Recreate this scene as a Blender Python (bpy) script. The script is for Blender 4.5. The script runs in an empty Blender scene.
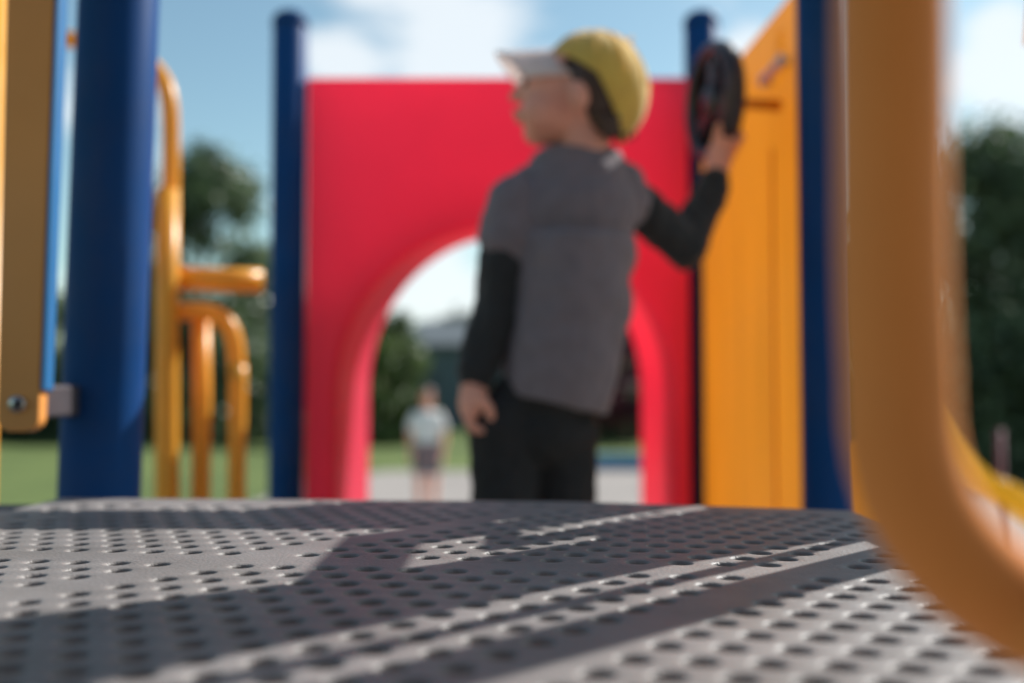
import bpy, bmesh, math, random
from mathutils import Vector, Matrix, Euler, noise
random.seed(7)
R = math.radians
S = bpy.context.scene
COL = S.collection

# ------------------------------------------------------------ camera, sky, sun, exposure
F = 1024.0                      # focal length in pixels
CAM_H = 1.65                    # lens height above the ground
PITCH = R(2.6)
DECK = CAM_H - 0.105            # top of the perforated deck
DECK2 = CAM_H - 0.45            # top of the lower deck where the boy stands
cd = bpy.data.cameras.new('camera'); cam = bpy.data.objects.new('camera', cd); COL.objects.link(cam)
cam.location = (0, 0, CAM_H); cam.rotation_euler = (R(90) + PITCH, 0, 0)
cd.sensor_width = 36; cd.lens = 36; cd.clip_start = 0.01; cd.clip_end = 2000
cd.dof.use_dof = True; cd.dof.focus_distance = 0.63; cd.dof.aperture_fstop = 2.8
S.camera = cam

SUN_AZ = R(52)      # from +Y towards +X
SUN_EL = R(40)
w = bpy.data.worlds.new('World'); S.world = w; w.use_nodes = True
nt = w.node_tree; N = nt.nodes; L = nt.links
bg = N['Background']; bg.inputs['Strength'].default_value = 0.085
sky = N.new('ShaderNodeTexSky'); sky.sky_type = 'NISHITA'; sky.sun_disc = False
sky.sun_elevation = SUN_EL; sky.sun_rotation = SUN_AZ; sky.air_density = 1.0; sky.dust_density = 0.6; sky.ozone_density = 1.6
tc = N.new('ShaderNodeTexCoord')
mp = N.new('ShaderNodeMapping'); mp.inputs['Scale'].default_value = (1, 1, 2.2)
L.new(tc.outputs['Generated'], mp.inputs['Vector'])
nz = N.new('ShaderNodeTexNoise'); nz.inputs['Scale'].default_value = 4.6; nz.inputs['Detail'].default_value = 7
nz.inputs['Roughness'].default_value = 0.6; nz.inputs['Distortion'].default_value = 0.4
L.new(mp.outputs['Vector'], nz.inputs['Vector'])

def px_dir(px, py):
    d = Vector(((px - 512) / F, 1, (341.5 - py) / F))
    d.rotate(Euler((PITCH, 0, 0)))
    return d
acc = nz.outputs['Fac']
# cloud banks: a direction in the sky, its angular size and how dense the cloud is there
for (px, py, rad, amt) in [(440, 20, .13, .27), (1005, 80, .09, .30), (990, 20, .05, .20), (430, 285, .11, .30), (745, 62, .05, .26), (160, 150, .10, .12),
                           (335, 60, .05, .2), (120, 330, .1, .15), (20, 60, .12, .1), (560, 10, .08, .0), (220, 130, .1, -.15)]:
    d = px_dir(px, py).normalized()
    vd = N.new('ShaderNodeVectorMath'); vd.operation = 'DISTANCE'
    nrm = N.new('ShaderNodeVectorMath'); nrm.operation = 'NORMALIZE'
    L.new(tc.outputs['Generated'], nrm.inputs[0]); L.new(nrm.outputs[0], vd.inputs[0]); vd.inputs[1].default_value = d
    mr = N.new('ShaderNodeMapRange'); mr.interpolation_type = 'SMOOTHSTEP'
    mr.inputs['From Min'].default_value = 0; mr.inputs['From Max'].default_value = rad
    mr.inputs['To Min'].default_value = amt; mr.inputs['To Max'].default_value = 0
    L.new(vd.outputs['Value'], mr.inputs['Value'])
    ad = N.new('ShaderNodeMath'); ad.operation = 'ADD'; L.new(acc, ad.inputs[0]); L.new(mr.outputs[0], ad.inputs[1]); acc = ad.outputs[0]
cr = N.new('ShaderNodeMapRange'); cr.interpolation_type = 'SMOOTHSTEP'
cr.inputs['From Min'].default_value = 0.52; cr.inputs['From Max'].default_value = 0.76; cr.inputs['To Max'].default_value = 0.80
L.new(acc, cr.inputs['Value'])
mx = N.new('ShaderNodeMix'); mx.data_type = 'RGBA'
tint = N.new('ShaderNodeMix'); tint.data_type = 'RGBA'; tint.blend_type = 'MULTIPLY'; tint.inputs['Factor'].default_value = 1
tint.inputs['B'].default_value = (1.14, 1.26, 1.08, 1); L.new(sky.outputs[0], tint.inputs['A'])
L.new(cr.outputs[0], mx.inputs['Factor']); L.new(tint.outputs['Result'], mx.inputs['A']); mx.inputs['B'].default_value = (8.0, 8.4, 8.7, 1)
L.new(mx.outputs['Result'], bg.inputs['Color'])

sd = bpy.data.lights.new('sun', 'SUN'); sun = bpy.data.objects.new('sun', sd); COL.objects.link(sun)
sd.energy = 5.0; sd.angle = R(0.3); sd.color = (1.0, 0.975, 0.93)
sv = Vector((math.sin(SUN_AZ) * math.cos(SUN_EL), math.cos(SUN_AZ) * math.cos(SUN_EL), math.sin(SUN_EL)))
sun.rotation_euler = sv.to_track_quat('Z', 'Y').to_euler(); sun.location = sv * 30
S.view_settings.view_transform = 'Standard'; S.view_settings.look = 'None'
S.view_settings.exposure = 0.52; S.view_settings.gamma = 1.0; S.view_settings.use_curve_mapping = False

def P(px, py, Y):
    """world point at depth Y seen at photo pixel px, py"""
    d = px_dir(px, py)
    return Vector((0, 0, CAM_H)) + d * (Y / d.y)

# ------------------------------------------------------------ materials
def mat(name, col, rough=0.5, var=0.12, scale=8.0, spec=0.5, metal=0.0, trans=0.0, bump=0.0, bscale=60.0, stretch=None, sheen=0.0, coat=0.0, col2=None, dirt=0.0):
    m = bpy.data.materials.new(name); m.use_nodes = True
    n = m.node_tree.nodes; l = m.node_tree.links
    b = n['Principled BSDF']; out = n['Material Output']
    t = n.new('ShaderNodeTexCoord'); mpn = n.new('ShaderNodeMapping')
    l.new(t.outputs['Object'], mpn.inputs['Vector'])
    if stretch: mpn.inputs['Scale'].default_value = stretch
    z = n.new('ShaderNodeTexNoise'); z.inputs['Scale'].default_value = scale; z.inputs['Detail'].default_value = 6
    l.new(mpn.outputs['Vector'], z.inputs['Vector'])
    mrn = n.new('ShaderNodeMapRange'); mrn.inputs['From Min'].default_value = .3; mrn.inputs['From Max'].default_value = .7
    l.new(z.outputs['Fac'], mrn.inputs['Value'])
    mixn = n.new('ShaderNodeMix'); mixn.data_type = 'RGBA'
    c1 = tuple(max(0, c * (1 - var)) for c in col); c2 = tuple(min(1, c * (1 + var)) for c in (col2 or col))
    mixn.inputs['A'].default_value = (*c1, 1); mixn.inputs['B'].default_value = (*c2, 1)
    l.new(mrn.outputs[0], mixn.inputs['Factor']); l.new(mixn.outputs['Result'], b.inputs['Base Color'])
    if dirt > 0:
        dz = n.new('ShaderNodeTexNoise'); dz.inputs['Scale'].default_value = 5.5; dz.inputs['Detail'].default_value = 12; dz.inputs['Roughness'].default_value = .72
        l.new(t.outputs['Object'], dz.inputs['Vector'])
        dr = n.new('ShaderNodeMapRange'); dr.inputs['From Min'].default_value = .44; dr.inputs['From Max'].default_value = .66; dr.inputs['To Max'].default_value = dirt
        l.new(dz.outputs['Fac'], dr.inputs['Value'])
        dm = n.new('ShaderNodeMix'); dm.data_type = 'RGBA'; dm.inputs['B'].default_value = (.10, .088, .075, 1)
        l.new(dr.outputs[0], dm.inputs['Factor']); l.new(mixn.outputs['Result'], dm.inputs['A']); l.new(dm.outputs['Result'], b.inputs['Base Color'])
    b.inputs['Roughness'].default_value = rough; b.inputs['Metallic'].default_value = metal
    b.inputs['Specular IOR Level'].default_value = spec
    b.inputs['Coat Weight'].default_value = coat; b.inputs['Coat Roughness'].default_value = .15
    b.inputs['Sheen Weight'].default_value = sheen
    # a little wear in the gloss
    rr = n.new('ShaderNodeMapRange'); rr.inputs['To Min'].default_value = max(0, rough - .08); rr.inputs['To Max'].default_value = min(1, rough + .1)
    z2 = n.new('ShaderNodeTexNoise'); z2.inputs['Scale'].default_value = scale * 3; l.new(mpn.outputs['Vector'], z2.inputs['Vector'])
    l.new(z2.outputs['Fac'], rr.inputs['Value']); l.new(rr.outputs[0], b.inputs['Roughness'])
    if bump > 0:
        bz = n.new('ShaderNodeTexNoise'); bz.inputs['Scale'].default_value = bscale; bz.inputs['Detail'].default_value = 4
        l.new(mpn.outputs['Vector'], bz.inputs['Vector'])
        bp = n.new('ShaderNodeBump'); bp.inputs['Strength'].default_value = bump; bp.inputs['Distance'].default_value = .002
        l.new(bz.outputs['Fac'], bp.inputs['Height']); l.new(bp.outputs[0], b.inputs['Normal'])
    if trans > 0:
        tr = n.new('ShaderNodeBsdfTranslucent'); l.new(mixn.outputs['Result'], tr.inputs['Color'])
        ms = n.new('ShaderNodeMixShader'); ms.inputs[0].default_value = trans
        l.new(b.outputs[0], ms.inputs[1]); l.new(tr.outputs[0], ms.inputs[2]); l.new(ms.outputs[0], out.inputs['Surface'])
    return m

M = {}
M['deck'] = mat('vinyl_coated_deck', (.210, .192, .186), .46, .12, 14, spec=.28, bump=.35, bscale=420, dirt=.42)
M['blue'] = mat('blue_powder_coat', (.008, .055, .19), .5, .10, 5, spec=.06, dirt=.12)
M['blue_edge'] = mat('bright_blue_plastic', (.004, .13, .33), .5, .08, 5)
M['red'] = mat('red_moulded_plastic', (.90, .10, .20), .38, .06, 3, trans=.62, dirt=.10)
M['yellow'] = mat('yellow_moulded_plastic', (.85, .50, .10), .40, .10, 4, dirt=.14, trans=.60, stretch=(6, 6, .5))
M['pipe'] = mat('yellow_pipe_coating', (.92, .46, .05), .34, .07, 9, trans=.3)
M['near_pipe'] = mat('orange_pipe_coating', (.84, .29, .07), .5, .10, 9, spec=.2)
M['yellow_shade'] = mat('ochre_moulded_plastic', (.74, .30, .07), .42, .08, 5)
M['slide'] = mat('bright_yellow_plastic', (.85, .58, .05), .25, .06, 4, trans=.5)
M['steel'] = mat('galvanised_steel', (.55, .53, .50), .28, .10, 30, metal=1)
M['zinc'] = mat('zinc_plated_metal', (.75, .72, .70), .35, .08, 30, metal=.35)
M['grey'] = mat('grey_clamp', (.085, .072, .080), .45, .10, 30, metal=.3)
M['black'] = mat('black_wheel_plastic', (.030, .022, .028), .38, .10, 20, coat=.1)
M['skin'] = mat('skin', (.86, .38, .27), .50, .06, 20, trans=.06)
M['hair'] = mat('brown_hair', (.065, .035, .024), .45, .3, 60, bump=.5, bscale=200, stretch=(1, 1, .2))
M['shirt'] = mat('grey_cotton', (.185, .150, .168), .9, .10, 40, bump=.4, bscale=300, sheen=.2)
M['sleeve'] = mat('black_cotton', (.022, .022, .024), .9, .15, 40, bump=.4, bscale=300, sheen=.15)
M['trouser'] = mat('black_trouser_cloth', (.020, .019, .020), .92, .15, 40, bump=.4, bscale=300)
M['cap'] = mat('yellow_cap_cotton', (1.0, .70, .15), .85, .08, 40, bump=.4, bscale=400, trans=.42, sheen=.6)
M['visor'] = mat('cream_visor_cotton', (.97, .90, .87), .8, .04, 40, trans=.5)
M['eye'] = mat('dark_iris', (.03, .02, .015), .1, .1, 40)
M['shoe'] = mat('dark_rubber', (.04, .04, .05), .6, .1, 40)
M['white_cloth'] = mat('white_cotton', (.80, .78, .76), .9, .04, 30)
M['grey_cloth'] = mat('dusky_cloth', (.20, .16, .18), .9, .1, 30)
M['bark'] = mat('bark', (.10, .075, .055), .9, .3, 6, bump=.6, bscale=12)
M['brick'] = mat('slate_cladding', (.13, .165, .185), .8, .15, 2, stretch=(1, 1, 8))
M['roof'] = mat('dark_roof', (.085, .105, .12), .8, .2, 3)
M['glass'] = mat('window_glass', (.10, .13, .15), .08, .1, 1)
M['border'] = mat('blue_border_plastic', (.04, .20, .40), .4, .1, 3)
M['maroon'] = mat('maroon_paint', (.16, .03, .05), .4, .1, 5)

def leafmat(name, c, c2):
    return mat(name, c, .38, .35, 1.2, trans=.45, col2=c2)
M['leaf_dark'] = leafmat('dark_leaves', (.060, .10, .055), (.11, .155, .07))
M['leaf_mid'] = leafmat('green_leaves', (.06, .105, .035), (.12, .17, .05))
M['leaf_blue'] = leafmat('grey_green_leaves', (.035, .06, .045), (.06, .09, .06))
M['leaf_red'] = leafmat('maroon_leaves', (.075, .018, .035), (.12, .03, .05))

def ground_mat(name, c1, c2, s1, s2, rough=.95, bump=.5, bs=30):
    m = bpy.data.materials.new(name); m.use_nodes = True
    n = m.node_tree.nodes; l = m.node_tree.links; b = n['Principled BSDF']
    t = n.new('ShaderNodeTexCoord')
    a = n.new('ShaderNodeTexNoise'); a.inputs['Scale'].default_value = s1; a.inputs['Detail'].default_value = 8
    c = n.new('ShaderNodeTexNoise'); c.inputs['Scale'].default_value = s2; c.inputs['Detail'].default_value = 3
    l.new(t.outputs['Object'], a.inputs['Vector']); l.new(t.outputs['Object'], c.inputs['Vector'])
    ad = n.new('ShaderNodeMath'); ad.operation = 'ADD'; l.new(a.outputs['Fac'], ad.inputs[0]); l.new(c.outputs['Fac'], ad.inputs[1])
    mr = n.new('ShaderNodeMapRange'); mr.inputs['From Min'].default_value = .7; mr.inputs['From Max'].default_value = 1.3; l.new(ad.outputs[0], mr.inputs['Value'])
    mi = n.new('ShaderNodeMix'); mi.data_type = 'RGBA'; mi.inputs['A'].default_value = (*c1, 1); mi.inputs['B'].default_value = (*c2, 1)
    l.new(mr.outputs[0], mi.inputs['Factor']); l.new(mi.outputs['Result'], b.inputs['Base Color'])
    b.inputs['Roughness'].default_value = rough; b.inputs['Specular IOR Level'].default_value = .2
    bp = n.new('ShaderNodeBump'); bp.inputs['Strength'].default_value = bump; bp.inputs['Distance'].default_value = .02
    bn = n.new('ShaderNodeTexNoise'); bn.inputs['Scale'].default_value = bs; l.new(t.outputs['Object'], bn.inputs['Vector'])
    l.new(bn.outputs['Fac'], bp.inputs['Height']); l.new(bp.outputs[0], b.inputs['Normal'])
    return m
M['grass'] = ground_mat('grass_ground', (.055, .085, .028), (.15, .19, .055), .30, 14)
M['sand'] = ground_mat('pale_sand', (.25, .225, .21), (.34, .305, .28), .6, 40)

# ------------------------------------------------------------ mesh helpers
def link(name, me, m, parent=None, label=None, smooth=True):
    o = bpy.data.objects.new(name, me); COL.objects.link(o)
    if m is not None and len(me.materials) == 0: me.materials.append(m)
    if parent: o.parent = parent
    if label: o['label'] = label
    if smooth:
        for p in me.polygons: p.use_smooth = True
    return o
def from_bm(name, bm, m, parent=None, label=None, smooth=False, bevel=0, autos=False):
    me = bpy.data.meshes.new(name)
    bmesh.ops.recalc_face_normals(bm, faces=bm.faces)
    bm.to_mesh(me); bm.free()
    o = link(name, me, m, parent, label, smooth)
    if bevel:
        md = o.modifiers.new('bevel', 'BEVEL'); md.width = bevel; md.segments = 3; md.limit_method = 'ANGLE'; md.angle_limit = R(40)
        md.harden_normals = False
    return o
def tag(o, label, cat, group=None, kind=None):
    if label: o['label'] = label
    if cat: o['category'] = cat
    if group: o['group'] = group
    if kind: o['kind'] = kind
    return o
def empty(name, loc, label, cat, group=None, rz=0):
    o = bpy.data.objects.new(name, None); COL.objects.link(o); o.location = loc; o.rotation_euler.z = rz
    o.empty_display_size = .1
    bpy.context.view_layer.update()
    return tag(o, label, cat, group)
def par(o, p):
    """parent without moving: geometry was written in world coordinates"""
    o.parent = p; 
    o.matrix_parent_inverse = Matrix.Identity(4)
    loc = p.matrix_basis.translation
    q = p
    off = Vector((0, 0, 0))
    while q is not None:
        off += q.location; q = q.parent
    o.location = o.location - off
    return o
def box(bm, c, s, rz=0):
    r = bmesh.ops.create_cube(bm, size=1, matrix=Matrix.Translation(c) @ Matrix.Rotation(rz, 4, 'Z') @ Matrix.Diagonal((*s, 1)))
    return r['verts']
def tube(bm, pts, rad, seg=16, caps=True):
    pts = [Vector(p) for p in pts]
    if not isinstance(rad, (list, tuple)): rad = [rad] * len(pts)
    prev = None; rings = []
    for i, p in enumerate(pts):
        t = (pts[min(i + 1, len(pts) - 1)] - pts[max(i - 1, 0)]).normalized()
        if prev is None:
            a = t.orthogonal().normalized()
        else:
            a = (prev - t * prev.dot(t)).normalized()
        prev = a; b = t.cross(a)
        rings.append([bm.verts.new(p + (a * math.cos(2 * math.pi * k / seg) + b * math.sin(2 * math.pi * k / seg)) * rad[i]) for k in range(seg)])
    for i in range(len(rings) - 1):
        for k in range(seg):
            bm.faces.new((rings[i][k], rings[i][(k + 1) % seg], rings[i + 1][(k + 1) % seg], rings[i + 1][k]))
    if caps:
        bm.faces.new(list(reversed(rings[0]))); bm.faces.new(rings[-1])
def spline(pts, n=8):
    pts = [Vector(p) for p in pts]; out = []
    for i in range(len(pts) - 1):
        p0 = pts[max(i - 1, 0)]; p1 = pts[i]; p2 = pts[i + 1]; p3 = pts[min(i + 2, len(pts) - 1)]
        for k in range(n):
            t = k / n
            out.append(.5 * ((2 * p1) + (p2 - p0) * t + (2 * p0 - 5 * p1 + 4 * p2 - p3) * t * t + (3 * p1 - p0 - 3 * p2 + p3) * t ** 3))
    out.append(pts[-1]); return out
def ell(bm, c, s, rot=None, u=20, v=14):
    mt = Matrix.Translation(c) @ (rot.to_4x4() if rot else Matrix.Identity(4)) @ Matrix.Diagonal((*s, 1))
    bmesh.ops.create_uvsphere(bm, u_segments=u, v_segments=v, radius=1, matrix=mt)
def capsule(bm, a, b, ra, rb, fl=1.0, seg=16):
    """tapered limb segment with round ends"""
    a = Vector(a); b = Vector(b); n = 6
    d = (b - a).normalized(); pts = []; rr = []
    for k in range(n, 0, -1):
        t = math.pi / 2 * k / n; pts.append(a - d * ra * math.sin(t)); rr.append(max(ra * math.cos(t), .0004))
    pts.append(a); rr.append(ra); pts.append(b); rr.append(rb)
    for k in range(1, n + 1):
        t = math.pi / 2 * k / n; pts.append(b + d * rb * math.sin(t)); rr.append(max(rb * math.cos(t), .0004))
    tube(bm, pts, rr, seg)
def remeshed(name, bm, m, parent, voxel=.005, smooth_it=4, label=None, post=None):
    """fuse the overlapping shapes of bm into one continuous skin"""
    me = bpy.data.meshes.new(name + '_raw'); bmesh.ops.recalc_face_normals(bm, faces=bm.faces); bm.to_mesh(me); bm.free()
    o = bpy.data.objects.new('raw', me); COL.objects.link(o)
    md = o.modifiers.new('r', 'REMESH'); md.mode = 'VOXEL'; md.voxel_size = voxel
    sm = o.modifiers.new('s', 'SMOOTH'); sm.iterations = smooth_it; sm.factor = .5
    dg = bpy.context.evaluated_depsgraph_get()
    me2 = bpy.data.meshes.new_from_object(o.evaluated_get(dg))
    bpy.data.objects.remove(o); bpy.data.meshes.remove(me)
    me2.name = name; me2.materials.clear()
    if post: post(me2)
    ob = link(name, me2, m, None, label, True)
    if parent: par(ob, parent)
    return ob

# ------------------------------------------------------------ ground
bm = bmesh.new(); box(bm, (0, 400, -.5), (1600, 1600, 1)); tag(from_bm('grass_ground', bm, M['grass']), None, None, kind='structure')
bm = bmesh.new()
vs = [bm.verts.new(v) for v in [(-4.3, -12, .02), (18, -12, .02), (18, 16, .02), (9, 20.5, .02), (-2.5, 20.2, .02), (-3.6, 18, .02)]]
f = bm.faces.new(vs); e = bmesh.ops.extrude_face_region(bm, geom=[f]); bmesh.ops.translate(bm, vec=(0, 0, -.1), verts=[v for v in e['geom'] if isinstance(v, bmesh.types.BMVert)])
tag(from_bm('sand_ground', bm, M['sand']), None, None, kind='structure')

# ------------------------------------------------------------ the play structure
PS = empty('play_structure', (0, 1.8, 0), 'playground tower with blue posts, grey perforated deck, red arch and yellow panels', 'play structure')

# --- perforated deck: staggered round holes with rolled rims, blank ribs between the blocks
LAT = .0258; AANG = R(-7.4)
av = Vector((math.cos(AANG), math.sin(AANG))) * LAT
bv = Vector((math.cos(AANG - R(60)), math.sin(AANG - R(60)))) * LAT
def perforated(name, poly, z, lat0, hole_r, seg, ribs, parent, label, thick=.0035, lim=None, rings=((.0022, 0), (.0014, -.00025), (.0006, -.0009), (0, -.0019))):
    bm = bmesh.new()
    xs = [p[0] for p in poly]; ys = [p[1] for p in poly]
    n = len(poly)
    def inside(x, y, mrg):
        for i in range(n):
            ax, ay = poly[i]; bx, by = poly[(i + 1) % n]
            nx, ny = (by - ay), -(bx - ax); l_ = math.hypot(nx, ny)
            if ((x - ax) * nx + (y - ay) * ny) / l_ > -mrg: return False
        return True
    hexv = []
    a0 = AANG + R(30)
    hr = LAT / math.sqrt(3)
    per = seg // 6
    for k in range(6):
        p = Vector((math.cos(a0 + k * R(60)), math.sin(a0 + k * R(60)))) * hr
        q = Vector((math.cos(a0 + (k + 1) * R(60)), math.sin(a0 + (k + 1) * R(60)))) * hr
        for j in range(per): hexv.append(p.lerp(q, j / per))
    cache = {}
    def vert(x, y):
        k = (round(x * 20000), round(y * 20000))
        for dx in (0, -1, 1):
            for dy in (0, -1, 1):
                v = cache.get((k[0] + dx, k[1] + dy))
                if v: return v
        v = bm.verts.new((x, y, z)); cache[k] = v; return v
    K = 130
    for i in range(-K, K):
        for j in range(-K, K):
            c = Vector(lat0) + av * i + bv * j
            if c.x < min(xs) - .03 or c.x > max(xs) + .03 or c.y < min(ys) - .03 or c.y > max(ys) + .03: continue
            hv = [vert(c.x + h.x, c.y + h.y) for h in hexv]
            rib = ribs(i, j)
            if rib or not inside(c.x, c.y, hole_r + .012):
                bm.faces.new(hv); continue
            prev = hv
            for (dr, dz) in rings + ((0, -thick - .0015),):
                rg = []
                for k, h in enumerate(hexv):
                    a = math.atan2(h.y, h.x)
                    rg.append(bm.verts.new((c.x + math.cos(a) * (hole_r + dr), c.y + math.sin(a) * (hole_r + dr), z + dz)))
                for k in range(seg):
                    fc = bm.faces.new((prev[k], prev[(k + 1) % seg], rg[(k + 1) % seg], rg[k]))
                prev = rg
    for i in range(n):
        ax, ay = poly[i]; bx, by = poly[(i + 1) % n]
        bmesh.ops.bisect_plane(bm, geom=bm.verts[:] + bm.edges[:] + bm.faces[:], plane_co=(ax, ay, z), plane_no=(by - ay, -(bx - ax), 0), clear_outer=True)
    me = bpy.data.meshes.new(name)
    for f_ in bm.faces:
        if f_.normal.z < -.5: f_.normal_flip()
    bmesh.ops.recalc_face_normals(bm, faces=bm.faces)
    bm.to_mesh(me); bm.free()
    o = link(name, me, M['deck'], None, label, True); par(o, parent)
    # skirt: rounded lip turned down all around
    bm = bmesh.new()
    prof = [(0, 0), (.0035, -.0010), (.0055, -.0035), (.006, -.008), (.006, -.048), (.001, -.048), (.001, -.01)]
    loops = []
    for (o_, dz) in prof:
        ring = []
        for i in range(n):
            p0 = Vector(poly[i - 1]); p1 = Vector(poly[i]); p2 = Vector(poly[(i + 1) % n])
            d1 = (p1 - p0).normalized(); d2 = (p2 - p1).normalized()
            n1 = Vector((d1.y, -d1.x)); n2 = Vector((d2.y, -d2.x)); nn = (n1 + n2); nn = nn / (1 + n1.dot(n2))
            ring.append(bm.verts.new((p1.x + nn.x * o_, p1.y + nn.y * o_, z + dz)))
        loops.append(ring)
    for a, b in zip(loops, loops[1:]):
        for i in range(n): bm.faces.new((a[i], a[(i + 1) % n], b[(i + 1) % n], b[i]))
    sk = from_bm('deck_flange', bm, M['deck'], smooth=False); sk.parent = o
    return o
# polygons run counter-clockwise
poly1 = [(.288, -.35), (.290, .885), (.05, .955), (-.43, .985), (-.43, -.35)]
lat0 = Vector(((40.6 - 512) / F * (107.5 / 171.7), 107.5 / 171.7))
RIB = 13
DK = perforated('deck', poly1, DECK, lat0, .0064, 24, lambda i, j: (j + 1) % RIB == 0 or (i + j + 0) % RIB == 4, PS, 'grey perforated deck in the foreground, striped with sun and shadow')
poly2 = [(.50, 1.0), (.47, 2.62), (-.56, 2.62), (-.50, 1.0)]
perforated('deck', poly2, DECK2, (0, 1.8), .0062, 12, lambda i, j: j % RIB == 0, PS, 'lower grey perforated deck under the boy', rings=((.001, 0),))
bm = bmesh.new(); box(bm, (-.07, .985, (DECK + DECK2) / 2 - .02), (.70, .012, .2)); par(from_bm('riser', bm, M['deck'], label='grey riser plate between the two decks'), PS)

bm = bmesh.new(); box(bm, (-.86, .62, DECK - .03), (.84, .72, .05)); par(from_bm('side_step', bm, M['shoe'], bevel=.006, label='dark step beside the deck'), PS)  # plain dark box along the left side of the deck
# --- blue posts
def post(x, y, top, rad=.0445, label=None, lean=0.0):
    bm = bmesh.new()
    tube(bm, [(x - lean * DECK, y, 0), (x + lean * (top - .004 - DECK), y, top - .004), (x + lean * (top - DECK), y, top)], [rad, rad, rad - .003], 40); x = x + lean * (top - DECK)
    o = from_bm('post', bm, M['blue'], smooth=True, label=label); par(o, PS)
    for p in o.data.polygons:
        if abs(p.normal.z) > .9: p.use_smooth = False
    bm = bmesh.new(); pts = []; rr = []
    for k in range(7):
        t = math.pi / 2 * k / 6; pts.append((x, y, top + .03 * math.sin(t))); rr.append(max((rad + .002) * math.cos(t), .001))
    tube(bm, [(x, y, top - .014)] + pts, [rad + .002] + rr, 40)
    c = from_bm('post_cap', bm, M['blue'], smooth=True); par(c, o)
    return o
def postpx(px, py_top, y, **k):
    x = (px - 512) / F * y; z = P(px, py_top, y).z if py_top is not None else CAM_H + .95
    return post(x, y, z, **k)
postpx(102, None, 1.17, lean=.022, label='near blue post at the left of the deck')
postpx(287, 22, 2.60, label='blue post at the left of the red arch')
postpx(704, 22, 2.66, label='blue post at the right of the red arch')
postpx(827, None, 1.75, label='blue post between the yellow panel and the foreground pipe')
post(.775, 1.20, CAM_H + 1.05)  # added unseen post that holds up the stripe caster

# --- red arch hood
def arch_curve(cx, cy, r_, legx, Y, n=40, ylow=None):
    """opening outline at depth Y: from left foot over the arc to the right foot (photo pixels)"""
    pts = []
    low = DECK2
    pl = P(cx - r_, cy, Y)
    pts.append(Vector((pl.x, Y, low)))
    for k in range(n + 1):
        a = math.pi - math.pi * k / n
        p = P(cx + r_ * math.cos(a), cy - r_ * math.sin(a) * legx, Y); pts.append(p)
    pr = P(cx + r_, cy, Y); pts.append(Vector((pr.x, Y, low)))
    return pts
YF = 2.585; YFB = 2.65; YB = 3.28
topz = P(500, 78, YF).z
fl = P(305, 400, YF).x; fr = P(690, 400, YF).x
inner_f = arch_curve(503, 392, 172, 1.0, YF)
inner_f2 = [v.copy() for v in arch_curve(503, 392, 166, 1.0, YF)]
for v in inner_f2: v.y = YF + .012
inner_b = arch_curve(505, 392, 136, 1.14, YB)
def outer_of(inner, xl, xr, zt, Y):
    out = []
    n = len(inner)
    for i, p in enumerate(inner):
        if i == 0: out.append(Vector((xl, Y, DECK2)))
        elif i == n - 1: out.append(Vector((xr, Y, DECK2)))
        else:
            t = (i - 1) / (n - 3)
            # walk left side, top, right side
            Ls = zt - inner[1].z; W_ = xr - xl; tot = 2 * Ls + W_; s_ = t * tot
            if s_ < Ls: out.append(Vector((xl, Y, inner[1].z + s_)))
            elif s_ < Ls + W_: out.append(Vector((xl + s_ - Ls, Y, zt)))
            else: out.append(Vector((xr, Y, zt - (s_ - Ls - W_))))
    for cx_ in (xl, xr):
        c_ = Vector((cx_, Y, zt)); k_ = min(range(1, n - 1), key=lambda i: (out[i] - c_).length); out[k_] = c_
    return out
bm = bmesh.new()
of = outer_of(inner_f, fl, fr, topz, YF); ofb = [Vector((v.x, YFB, v.z)) for v in of]
# liner outside: the tunnel's back lip and outer skin
ibo = []
for v in inner_b: 
    c = Vector((0.0, YB, CAM_H)); d = (v - c); ibo.append(v + d.normalized() * .03 if v.z > DECK2 + .01 else v + Vector((math.copysign(.03, d.x), 0, 0)))
ifb = [Vector((v.x + math.copysign(.03, v.x) if v.z < CAM_H else v.x * 1.07, YFB, v.z + (.03 if v.z > CAM_H else 0))) for v in inner_f]
rows = [of, inner_f, inner_f2, [a.lerp(b, .25) for a, b in zip(inner_f2, inner_b)], [a.lerp(b, .6) for a, b in zip(inner_f2, inner_b)], inner_b, ibo, ifb, ofb, of]
vr = []
for ri, r_ in enumerate(rows):
    vr.append(vr[0] if ri == len(rows) - 1 else [bm.verts.new(v) for v in r_])
for a, b in zip(vr, vr[1:]):
    for i in range(len(a) - 1):
        try: bm.faces.new((a[i], a[i + 1], b[i + 1], b[i]))
        except ValueError: pass
HOOD = par(from_bm('arch_hood', bm, M['red'], smooth=False, label='red moulded plastic arch leading to the slide'), PS)
for p in HOOD.data.polygons: p.use_smooth = True
md = HOOD.modifiers.new('e', 'EDGE_SPLIT'); md.split_angle = R(35)
bm = bmesh.new()   # chute behind the hood
ch = [(2.66, DECK2 + .0), (3.3, DECK2 - .10), (4.3, DECK2 - .75), (4.9, .28), (5.5, .20)]
for s_ in range(2):
    pass
prof = [(-.42, .09), (-.40, .10), (-.38, .09), (-.36, .0), (0, -.015), (.36, 0), (.38, .09), (.40, .10), (.42, .09), (.40, -.04), (0, -.05), (-.40, -.04)]
sp = spline([(0, y, z) for y, z in ch], 6); rg = []
for p in sp: rg.append([bm.verts.new((p.x - .03 + a, p.y, p.z + b - .01)) for a, b in prof])
for a, b in zip(rg, rg[1:]):
    for i in range(len(prof)): bm.faces.new((a[i], a[(i + 1) % len(prof)], b[(i + 1) % len(prof)], b[i]))
par(from_bm('slide_chute', bm, M['red'], smooth=True), PS)

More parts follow.
